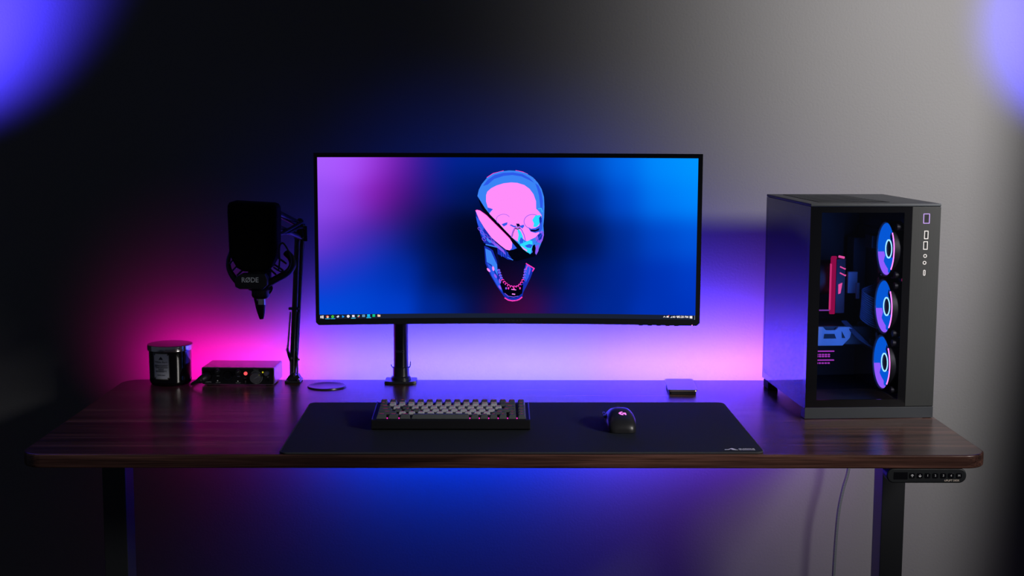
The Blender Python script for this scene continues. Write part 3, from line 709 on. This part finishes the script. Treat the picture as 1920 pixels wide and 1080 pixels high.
# ================================================================== MICROPHONE BOOM
bo = thing('microphone_boom', 'black spring boom arm clamped to the desk\'s back edge', 'boom arm', (-.503, .7240, 0))
def L(p): return (p[0]+.503, p[1]-.724, p[2])
b = NB(); box(b, -.020, .018, -.028, .020, 0, .006, .002); prism(b, [(-.020, 0), (.018, 0), (.010, .014), (-.004, .020), (-.013, .010)], -.012, .012, .001, mx=Matrix.Translation((0, 0, .004)) @ XZ)
obj('desk_clamp', b, BLKS, bo, 40)
for dx, dz in ((.014, .008), (.005, .020)):
    b = NB(); cyl(b, (dx, -.020, dz), (dx, -.030, dz), .0032, n=6); obj('bolt', b, CHROME, bo, 40, 'shiny steel bolt')
b = NB(); cyl(b, (-.004, 0, .01), (-.003, 0, .06), .0075, n=16)
prism(b, [(-.010, .020), (.004, .020), (.006, .045), (.010, .058), (.004, .066), (-.006, .060), (-.012, .075), (-.0165, .088), (-.0175, .074), (-.014, .060), (-.009, .045)], -.006, .006, .001, mx=XZ)
obj('swivel_bracket', b, BLKS, bo, 40)
b = NB(); prism(b, [(.006, .016), (.0095, .016), (.0095, .072), (.006, .075)], -.004, .004, 0, mx=XZ); obj('side_plate', b, STEEL, bo, 40)
for z in (.0585,):
    b = NB(); cyl(b, (-.004, -.008, z), (-.004, -.013, z), .003, n=6); obj('bolt', b, CHROME, bo, 40)
    b = NB(); cyl(b, (.010, -.006, z-.003), (.013, -.013, z-.003), .0026, n=6); obj('bolt', b, CHROME, bo, 40)
top = L((-.4893, .724, .3560)); bot_ = (-.004, 0, .040)
b = NB(); tube(b, [bot_, top], .0072, 12); obj('lower_tube', b, BLKS, bo, 40)
b = NB(); tube(b, [(.004, .004, .050), L((-.4785, .728, .352))], .0050, 12); obj('lower_tube', b, BLKS, bo, 40)
b = NB(); box(b, -.0105, .014, -.008, .006, .174, .1795, .001); obj('spring_bar', b, BLKS, bo, 40)
def spring(p0, p1, r, turns):
    b = NB(); p0, p1 = Vector(p0), Vector(p1); d = (p1-p0).normalized(); s = d.orthogonal().normalized(); q = d.cross(s); n = turns*8
    cyl(b, p0, p1, r*.62, n=10)
    tube(b, [p0+(p1-p0)*k/n+r*(math.cos(2*PI*k/8)*s+math.sin(2*PI*k/8)*q) for k in range(n+1)], .0007, 5)
    return b
obj('spring', spring((-.0062, -.006, .169), (-.0140, -.006, .082), .0022, 34), STEEL, bo, 50); obj('spring', spring((.0125, -.002, .168), (.0055, -.002, .082), .0022, 34), mat('dark_spring', (.12, .12, .14), .35, metal=1), bo, 50)
for p in ((-.0150, -.006, .0775), (.0048, -.002, .0785)):
    b = NB(); tube(b, [(p[0]+.0036*math.cos(2*PI*k/20), p[1], p[2]+.0040*math.sin(2*PI*k/20)) for k in range(20)], .0006, 6, True); obj('spring_ring', b, CHROME, bo, 60)
E1, E2 = L((-.4850, .722, .3775)), L((-.4830, .722, .3480))
b = NB(); prism(b, [(-.4935, .352), (-.483, .348), (-.4765, .350), (-.4750, .386), (-.4800, .392), (-.4870, .392), (-.4945, .384), (-.4890, .372)], -.006, .006, .0012, mx=Matrix.Translation((.503, -.004, 0)) @ XZ); obj('elbow_bracket', b, BLKS, bo, 40)
b = NB(); box(b, L((-.4755, 0, 0))[0], L((-.4665, 0, 0))[0], -.010, -.002, .338, .374, .001); obj('locking_knob', b, BLK, bo, 40)
b = NB(); cyl(b, L((-.4715, .716, .374)), L((-.4715, .716, .380)), .0032, n=6); cyl(b, L((-.4760, .714, .3465)), L((-.4760, .710, .3465)), .0028, n=6); cyl(b, L((-.4950, .714, .347)), L((-.4950, .710, .347)), .0022, n=6); obj('bolt', b, CHROME, bo, 40)
for p0, p1, r in ((E1, L((-.534, .560, .427)), .0082), (E2, L((-.540, .515, .402)), .0072), (L((-.4850, .715, .372)), L((-.56, .48, .40)), .0030)):
    b = NB()
    if r > .004: tube(b, [p0, p1], r, 12)
    else: tube(b, smooth_path([L((-.472, .712, .366)), L((-.482, .70, .372)), L((-.500, .62, .366)), L((-.520, .56, .372)), L((-.560, .50, .405))], 6), .0036, 10)
    obj('upper_tube' if r > .004 else 'arm_lead', b, BLKS if r > .004 else BLK, bo, 40)
b = NB(); tube(b, [L((-.4770, .700, .384)), L((-.505, .60, .368)), L((-.545, .50, .36))], .004, 10); obj('tension_rod', b, BLKS, bo, 40)
b = NB(); prism(b, [(-.552, .395), (-.532, .395), (-.532, .432), (-.552, .432)], -.008, .008, .002, mx=Matrix.Translation((.503, .497-.724, 0)) @ XZ)
tube(b, smooth_path([L((-.542, .497, .41)), L((-.545, .512, .36)), L((-.548, .508, .30)), L((-.535, .492, .262))], 6), .0055, 12); obj('end_joint', b, BLKS, bo, 40)

# ================================================================== MICROPHONE
mc = thing('microphone', 'large black studio microphone with a foam shield hanging in its shock mount', 'microphone', (-.535, .450, .19))
MX = lambda x: x+.535; MZ = lambda z: z-.19
pts = []
out = [(-.5938, .335), (-.5942, .36), (-.5958, .425), (-.5952, .440), (-.5915, .4470), (-.584, .4492), (-.500, .4447), (-.4930, .4420), (-.4890, .4350), (-.4878, .42), (-.4900, .35), (-.4935, .328), (-.505, .306), (-.516, .298), (-.563, .298), (-.578, .306)]
b = NB(); prism(b, [(MX(x), MZ(z)) for x, z in out][::-1], -.034, .034, .011, 4, mx=XZ)
obj('foam_shield', b, FOAM, mc, 40)
b = NB(); cyl(b, (0.002, 0, MZ(.256)), (0.002, 0, MZ(.312)), .025, n=32); obj('body', b, BLKM, mc, 40)
# shock mount: front plate, arms, rear ring
SMT = mat('shock_mount_plastic', (.013, .014, .016), .5)
b = NB(); prism(b, [(MX(x), MZ(z)) for x, z in ((-.5795, .2670), (-.5700, .2617), (-.5200, .2617), (-.5105, .2700), (-.5100, .2830), (-.5155, .2945), (-.5660, .2945), (-.5760, .2890), (-.5800, .2790))], .0, .030, .002, mx=Matrix.Translation((0, -.012, 0)) @ XZ)
sp = obj('shock_mount', b, SMT, mc, 40)
for nm, path in (('l', [(-.574, .2700), (-.590, .2850), (-.6005, .3020), (-.6030, .3200), (-.5990, .3380)]), ('r', [(-.516, .2690), (-.495, .2810), (-.474, .2925), (-.4640, .3070), (-.4680, .3220), (-.4800, .3330)])):
    b = NB(); pp = smooth_path([(MX(x), -.016+.010*k, MZ(z)) for k, (x, z) in enumerate(path)], 6)
    tube(b, pp, [.0075-.0035*i/(len(pp)-1) for i in range(len(pp))] if nm == 'l' else .0080, 12); obj('side_arm', b, SMT, sp, 50)
for xa, za, xb, zb in ((-.5975, .312, -.582, .330), (-.592, .297, -.577, .312), (-.582, .287, -.570, .298), (-.474, .313, -.492, .326), (-.481, .298, -.500, .311), (-.497, .289, -.510, .301)):
    b = NB(); tube(b, [(MX(xa), -.004, MZ(za)), (MX(xb), -.004, MZ(zb))], .0022, 8); obj('elastic_band', b, BLK, sp, 50)
obj('lettering', text_bm('RØDE', .0150, .0002, at(MX(-.5470), -.0424, MZ(.2815)), sx=.92, bold=.0003), mat('mount_print', (.75, .80, .82), .6), sp)
b = NB(); lathe(b, [(0, 0), (.0150, 0), (.0185, .003), (.0200, .0075), (.0195, .013), (.0205, .018), (.0195, .026), (0, .026)], 40, mx=Matrix.Translation((MX(-.5310), -.004, MZ(.2375)))); obj('base_ring', b, mat('mic_base', (.014, .014, .016), .4), mc, 40)
b = NB(); tube(b, smooth_path([(MX(-.517), -.004, MZ(.2665)), (MX(-.5085), -.006, MZ(.2655)), (MX(-.5062), -.006, MZ(.258)), (MX(-.511), -.006, MZ(.250)), (MX(-.516), -.006, MZ(.246))], 6), .0022, 10); obj('locking_lever', b, BLK, mc, 50)
b = NB(); cyl(b, (MX(-.5300), 0, MZ(.2225)), (MX(-.5305), 0, MZ(.2390)), .0088, n=28); obj('connector_ring', b, CHROME, mc, 40, 'shiny metal ring of the plug')
b = NB(); tube(b, [(MX(-.5320), 0, MZ(.2235)), (MX(-.5318), 0, MZ(.207)), (MX(-.5312), 0, MZ(.196)), (MX(-.5308), 0, MZ(.191))], [.0104, .0090, .0060, .0045], 20); tube(b, [(MX(-.5455), .004, MZ(.240)), (MX(-.540), .003, MZ(.215)), (MX(-.5335), .001, MZ(.193))], [.0032, .0036, .003], 10); obj('plug', b, BLK, mc, 50)
b = NB(); tube(b, smooth_path([(MX(-.488), -.026, MZ(.302)), (MX(-.4855), -.024, MZ(.3225)), (MX(-.4862), -.020, MZ(.350)), (MX(-.4790), -.018, MZ(.3595)), (MX(-.4690), -.016, MZ(.3446)), (MX(-.4630), -.016, MZ(.3214)), (MX(-.4690), -.020, MZ(.3020)), (MX(-.484), -.024, MZ(.2985)), (MX(-.499), -.026, MZ(.3085))], 8), .0019, 8); obj('cord_loop', b, mat('cord_black', (.02, .022, .025), .5), mc, 60)

# ================================================================== COMPUTER TOWER
PW, PDp, PH = .2759, .3692, .4546
pc = thing('computer_tower', 'black glass-fronted computer tower with glowing blue fans at the desk\'s right end', 'computer', (.7604, .5027, 0), .0523)
hx, hy = PW/2, PDp/2
CASE = mat('case_metal', (.035, .042, .050), .5, metal=.1, spec=.4); CASED = mat('case_dark', (.010, .011, .014), .5)
BRUSH = mat('brushed_black_aluminium', (.020, .022, .022), .55, metal=.1, spec=.35)
nt = BRUSH.node_tree; tc = nt.nodes.new('ShaderNodeTexCoord'); mp = nt.nodes.new('ShaderNodeMapping'); mp.inputs['Scale'].default_value = (700, 700, 12)
nz = nt.nodes.new('ShaderNodeTexNoise'); nz.inputs['Scale'].default_value = 1; bp = nt.nodes.new('ShaderNodeBump'); bp.inputs['Strength'].default_value = .25; bp.inputs['Distance'].default_value = .0006
nt.links.new(tc.outputs['Object'], mp.inputs[0]); nt.links.new(mp.outputs[0], nz.inputs['Vector']); nt.links.new(nz.outputs['Fac'], bp.inputs['Height']); nt.links.new(bp.outputs[0], nt.nodes['Principled BSDF'].inputs['Normal'])
# top, base, feet, back, right side
b = NB(); box(b, -hx, hx, -hy, hy, PH-.006, PH, .0012); obj('top_panel', b, CASE, pc, 40)
b = NB(); gx0, gx1, gy0, gy1 = -.108, .015, -.135, .155
prism(b, [(gx0, gy0), (gx1+.03, gy0), (gx1, gy1), (gx0, gy1)], PH-.001, PH+.0006)
tg = obj('top_grille', b, mat('grille_black', (.008, .009, .011), .7, spec=.1), pc)
for i in range(17):
    y = gy0-.05+.0205*i; p = []
    for x, yy in ((gx0, y), (gx1+.02, y+.075), (gx1+.02, y+.081), (gx0, y+.006)): p.append((x, max(gy0, min(gy1, yy))))
    if abs(p[0][1]-p[1][1]) < .02: continue
    b = NB(); prism(b, p, PH+.0006, PH+.0008); obj('grille_rib', b, CASE, tg)
b = NB(); box(b, -hx, hx, -hy, -hy+.004, .001, .0245, .0006); box(b, -hx, -hx+.012, -hy+.004, -hy+.030, .001, .0245, .0006); box(b, hx-.012, hx, -hy+.004, -hy+.03, .001, .0245, .0006)
obj('front_base_strip', b, mat('base_strip_metal', (.026, .030, .036), .5, metal=.1, spec=.4), pc, 40)
b = NB(); box(b, -hx+.004, hx, -hy+.004, hy, .018, .0245); obj('floor_panel', b, CASED, pc)
for sx in (-1, 1):
    b = NB(); box(b, sx*(hx-.014)-.012, sx*(hx-.014)+.012, hy-.05, hy-.005, 0, .018, .002); obj('rubber_foot', b, BLKM, pc)
b = NB(); box(b, -hx+.004, hx-.003, hy-.004, hy, .0245, PH-.006); obj('back_panel', b, CASED, pc)
b = NB(); box(b, hx-.003, hx, -hy+.004, hy, .0245, PH-.006); obj('right_side_panel', b, CASE, pc)
# front: brushed strip with ports
b = NB(); box(b, .0768, hx, -hy, -hy+.012, .0255, PH-.0065, .0012); fs = obj('front_strip', b, BRUSH, pc, 40, 'brushed black metal strip with ports')
def port(name, x0, x1, z0, z1, r, mt, lab=None):
    b = NB(); n = 5
    o_ = rrect(x0, x1, z0, z1, r, n); i_ = rrect(x0+.0016, x1-.0016, z0+.0016, z1-.0016, max(.0003, r-.0016), n)
    vo = [b.verts.new((x, -hy-.0007, z)) for x, z in o_]; vi = [b.verts.new((x, -hy-.0007, z)) for x, z in i_]; vb = [b.verts.new((x, -hy+.0002, z)) for x, z in o_]; vd = [b.verts.new((x, -hy+.0000, z)) for x, z in i_]
    k = len(vo)
    for q in range(k):
        w_ = (q+1) % k; b.faces.new((vo[q], vo[w_], vi[w_], vi[q])); b.faces.new((vo[q], vb[q], vb[w_], vo[w_])); b.faces.new((vi[q], vi[w_], vd[w_], vd[q]))
    f = b.faces.new(vd[::-1]); f.material_index = 1
    bmesh.ops.recalc_face_normals(b, faces=b.faces[:])
    obj(name, b, [mt, mat('port_dark', (.05, .05, .055), .5)], fs, None, lab)
PM = mat('port_metal', (.80, .78, .76), .35, metal=.3)
port('power_button', .1005, .1143, .4130, .4340, .0012, glow('power_violet', (205, 170, 245), 1), 'power button ringed in violet light')
port('usb_port', .1035, .1125, .3807, .3982, .0008, PM); port('usb_port', .1025, .1120, .3585, .3760, .0008, PM)
port('audio_jack', .1035, .1112, .3415, .3493, .0038, PM); port('audio_jack', .1028, .1105, .3271, .3349, .0038, PM); port('usb_c_port', .1045, .1095, .3038, .3162, .0024, PM)
# glass
GB = mat('glass_border', (.005, .005, .006), .10, spec=.5)
wx0, wx1, wz0, wz1 = -.1140, .0605, .0410, .4360
b = NB()
for a, c, z0, z1 in ((-hx, wx0, .0255, PH-.0065), (wx1, .0765, .0255, PH-.0065), (wx0, wx1, .0255, wz0), (wx0, wx1, wz1, PH-.0065)): box(b, a, c, -hy, -hy+.004, z0, z1)
fg = obj('front_glass', b, GB, pc, None, 'black-bordered front glass')
b = NB(); box(b, wx0, wx1, -hy+.0005, -hy+.0035, wz0, wz1); obj('front_pane', b, glass('tinted_glass_front', (.80, .80, .84), 1.42), fg)
b = NB()
sy0, sy1 = -hy+.022, hy-.012
for a, c, z0, z1 in ((-hy+.004, sy0, .0210, PH-.0065), (sy1, hy, .0210, PH-.0065), (sy0, sy1, .0210, .036), (sy0, sy1, PH-.03, PH-.0065)): box(b, -hx, -hx+.004, a, c, z0, z1)
sg = obj('side_glass', b, GB, pc, None, 'side glass mirroring the purple wall')
b = NB(); box(b, -hx+.0002, -hx+.0035, sy0, sy1, .036, PH-.03); obj('side_pane', b, glass('tinted_glass_side', (.88, .88, .92), 2.0), sg)
# inside: tray, motherboard, memory, graphics card, cables, fans
TX = .082
b = NB(); box(b, TX, TX+.003, -hy+.006, hy-.005, .0245, PH-.007); tray = obj('motherboard_tray', b, mat('tray_dark', (.020, .022, .030), .5), pc)
b = NB(); box(b, TX-.006, TX-.001, -.045, .165, .10, .385); mb = obj('motherboard', b, mat('circuit_board', (.012, .014, .020), .5), pc)
CH = mat('board_heatsink', (.045, .05, .065), .4, metal=.5)
for y0, y1, z0, z1, d in ((-.02, .03, .345, .375, .028), (.10, .15, .24, .36, .03), (.02, .10, .115, .14, .012)):
    b = NB(); box(b, TX-.006-d, TX-.006, y0, y1, z0, z1, .002); obj('heatsink', b, CH, mb)
b = text_bm('NZXT', .017, .0002, Matrix.Translation((TX-.0072, -.03, .292)) @ Matrix.Rotation(-PI/2, 4, 'X') @ Matrix.Rotation(-PI/2, 4, 'Y') @ Matrix.Rotation(0, 4, 'Z'))
obj('lettering', b, glow('board_print', (80, 110, 200), .5), mb)
for y in (.050, .072):
    x0, x1 = -.0215+(y-.05)*.35, .030; b = NB(); box(b, x0+.012, x0+.034, y-.003, y+.003, .192, .316, .001)
    rm = obj('memory_stick', b, mat('memory_spreader', (.05, .006, .016), .35, metal=.3), pc)
    b = NB(); box(b, x0, x0+.0125, y-.0032, y+.0032, .190, .320, .002); obj('light_bar', b, glow('memory_pink', (225, 20, 110), .55), rm)
    b = NB(); box(b, x0-.0006, x0+.002, y-.0035, y+.0035, .20, .305, .0005); obj('light_edge', b, glow('memory_hot_pink', (255, 60, 140), .9), rm)
for (xa, za, xb, zb) in ((-.004, .3215, .009, .3185), (-.001, .2985, .012, .2925), (-.001, .2845, .013, .2775)):
    b = NB(); tube(b, [(xa, .049, za), (xb, .049, zb)], .0026, 8); obj('light_tube', b, glow('memory_tube_pink', (255, 90, 175), 1.2), pc)
b = NB(); prism(b, [(-.0035, .258), (.0055, .262), (.002, .238), (-.003, .236)], -.003, .003, mx=Matrix.Translation((0, .049, 0)) @ XZ); obj('light_tube', b, MATS['memory_tube_pink'], pc)
b = NB(); box(b, -.052, -.011, .048, .056, .1975, .1995); obj('slot_edge', b, glow('slot_violet', (150, 70, 190), .9), pc)
# graphics card, end shroud facing the front
gc_ = NB(); box(gc_, -.098, TX-.006, .030, .150, .1215, .166, .003); gc = obj('graphics_card', gc_, mat('card_dark', (.02, .02, .025), .4), pc)
SH = mat('card_shroud', (.62, .66, .74), .45)
b = NB(); prism(b, [(-.098, .1645), (-.0425, .1645), (-.036, .1572), (-.0140, .1572), (-.0075, .1645), (.0180, .1645), (.0240, .1615), (.0195, .1395), (.0030, .1220), (-.098, .1220)], 0, .008, .0008, mx=Matrix.Translation((0, .030, 0)) @ XZ); obj('shroud', b, SH, gc, 40, 'pale end shroud')
b = NB()
prism(b, [(-.0396, .1490), (-.0165, .1490), (-.0122, .1385), (-.0408, .1385)], 0, .0015, mx=Matrix.Translation((0, .0223, 0)) @ XZ)
prism(b, [(.0000, .1550), (.0085, .1395), (.0008, .1395)], 0, .0015, mx=Matrix.Translation((0, .0223, 0)) @ XZ); obj('vent_opening', b, CASED, gc)
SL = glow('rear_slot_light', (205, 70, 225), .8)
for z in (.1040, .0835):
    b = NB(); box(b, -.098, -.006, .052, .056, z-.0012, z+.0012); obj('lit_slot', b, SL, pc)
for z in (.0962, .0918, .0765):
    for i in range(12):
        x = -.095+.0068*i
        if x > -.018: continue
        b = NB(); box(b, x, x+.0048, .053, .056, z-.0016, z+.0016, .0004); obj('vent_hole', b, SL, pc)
# cables
CB = mat('sleeved_cable', (.05, .065, .12), .45)
for i in range(14):
    z = .262-.0048*i; b = NB(); tube(b, smooth_path([(TX-.008, .01, z), (.048-.001*i, -.012, z-.002), (.030, -.020, z-.010), (.052, -.030, z-.026), (TX, -.045, z-.034)], 5), .0021, 6); obj('cable', b, CB, pc, 50)
for i in range(4):
    b = NB(); tube(b, smooth_path([(.004+.003*i, .036, .176), (.018+.003*i, .024, .160), (.040+.003*i, .010, .136), (TX, -.005, .112-.004*i)], 6), .0024, 6); obj('cable', b, CB, pc, 50)
b = NB()
for i in range(2):
    for j in range(3): box(b, .046+.008*i, .0525+.008*i, .048, .056, .134+.0135*j, .145+.0135*j, .0008)
obj('cable_connector', b, mat('connector_dark', (.05, .055, .085), .4), pc)
b = NB(); box(b, .018, .040, .046, .056, .238, .287, .001); obj('cover_plate', b, mat('board_cover', (.30, .30, .42), .4, metal=.3), pc)
b = NB(); box(b, .036, .044, .040, .046, .226, .262, .001); obj('cover_plate', b, mat('board_cover'), pc)
# pump block with a cyan ring
b = NB(); cyl(b, (-.045, .105, .268), (.01, .105, .268), .040, n=40); pu = obj('cooler_block', b, CASED, pc, 40)
b = NB(); lathe(b, [(.042, 0), (.0445, 0), (.0445, .003), (.042, .003)], 48, closed=True, mx=Matrix.Translation((-.049, .105, .268)) @ Matrix.Rotation(PI/2, 4, 'Y')); obj('ring_light', b, glow('pump_cyan', (0, 190, 255), 1.1), pu, 40)
# three case fans on the right side of the chamber
FB = glow('fan_blade_blue', (5, 110, 255), 1.0); FR = glow('fan_shroud_violet', (150, 95, 255), 1.5); FH = glow('fan_hub_white', (150, 215, 255), 2.2); FP = glow('fan_arc_pink', (255, 110, 235), 4)
FBK = mat('fan_frame', (.012, .012, .015), .5)
def fan(zc):
    root = bpy.data.objects.new('cooling_fan', None); COL.objects.link(root); root.parent = pc; root.empty_display_size = .02
    root.location = (.0535, -.118, zc); root.rotation_euler = (0, -PI/2, 0)      # local z looks to the left side
    b = NB(); R0 = .0595
    pts = rrect(-.060, .060, -.060, .060, .006, 4); n = 48
    lathe(b, [(.0555, -.022), (.0555, .006), (.0575, .009), (.0600, .009), (.0600, -.022)], 64, closed=True)
    for sx in (-1, 1):
        for sy in (-1, 1): cyl(b, (sx*.0505, sy*.0505, -.022), (sx*.0505, sy*.0505, .004), .0075, n=14)
    obj('frame', b, FBK, root, 40)
    b = NB(); lathe(b, [(.0553, -.018), (.0553, .006), (.0545, .006), (.0545, -.018)], 64, closed=True); [setattr(f, 'material_index', 1) for f in b.faces if f.calc_center_median().x > -.008]; obj('shroud_ring', b, [FR, FB], root, 40)
    b = NB()
    for k in range(9):
        t = bmesh.new(); A = 2*PI*k/9; rows_ = []
        for i in range(7):
            r = .019+(.0535-.019)*i/6; row = []
            for j in range(5):
                a = A+R(4)*i+R(38)*(j/4-.5); row.append((r*math.cos(a), r*math.sin(a), -.004-.007*(j/4)))
            rows_.append(row)
        vt = [[t.verts.new(p) for p in row] for row in rows_]; vb = [[t.verts.new((p[0], p[1], p[2]-.0012)) for p in row] for row in rows_]
        for i in range(6):
            for j in range(4):
                t.faces.new((vt[i][j], vt[i+1][j], vt[i+1][j+1], vt[i][j+1])); t.faces.new((vb[i][j], vb[i][j+1], vb[i+1][j+1], vb[i+1][j]))
        join(b, t)
    obj('fan_blades', b, FB, root, 60)
    b = NB(); lathe(b, [(0, -.012), (.0185, -.012), (.0185, -.001), (.0170, .0005), (0, .0005)], 40); hb = obj('hub', b, mat('fan_hub_dark', (.02, .03, .07), .5), root, 40)
    b = NB(); lathe(b, [(.0178, .0003), (.0204, .0003), (.0204, .0018), (.0178, .0018)], 48, closed=True); obj('hub_ring', b, FH, root, 40)
    b = NB(); n = 22; a0, a1 = R(-132), R(-50); pp = [(.0585*math.cos(a0+(a1-a0)*i/n), .0585*math.sin(a0+(a1-a0)*i/n), .0095) for i in range(n+1)]
    tube(b, pp, .0014, 8); obj('arc_light', b, FP, root, 40)
for zc in (.3540, .2300, .1085): fan(zc)

for zc in (.3540, .2300, .1085):
    p = pc.matrix_basis @ Vector((.045, -.118, zc))
    q = pc.matrix_basis @ Vector((-.10, .02, zc))
    l = area('fan_light', p, q, .09, .09, (.04, .22, 1), .22); l.data.shape = 'DISK'
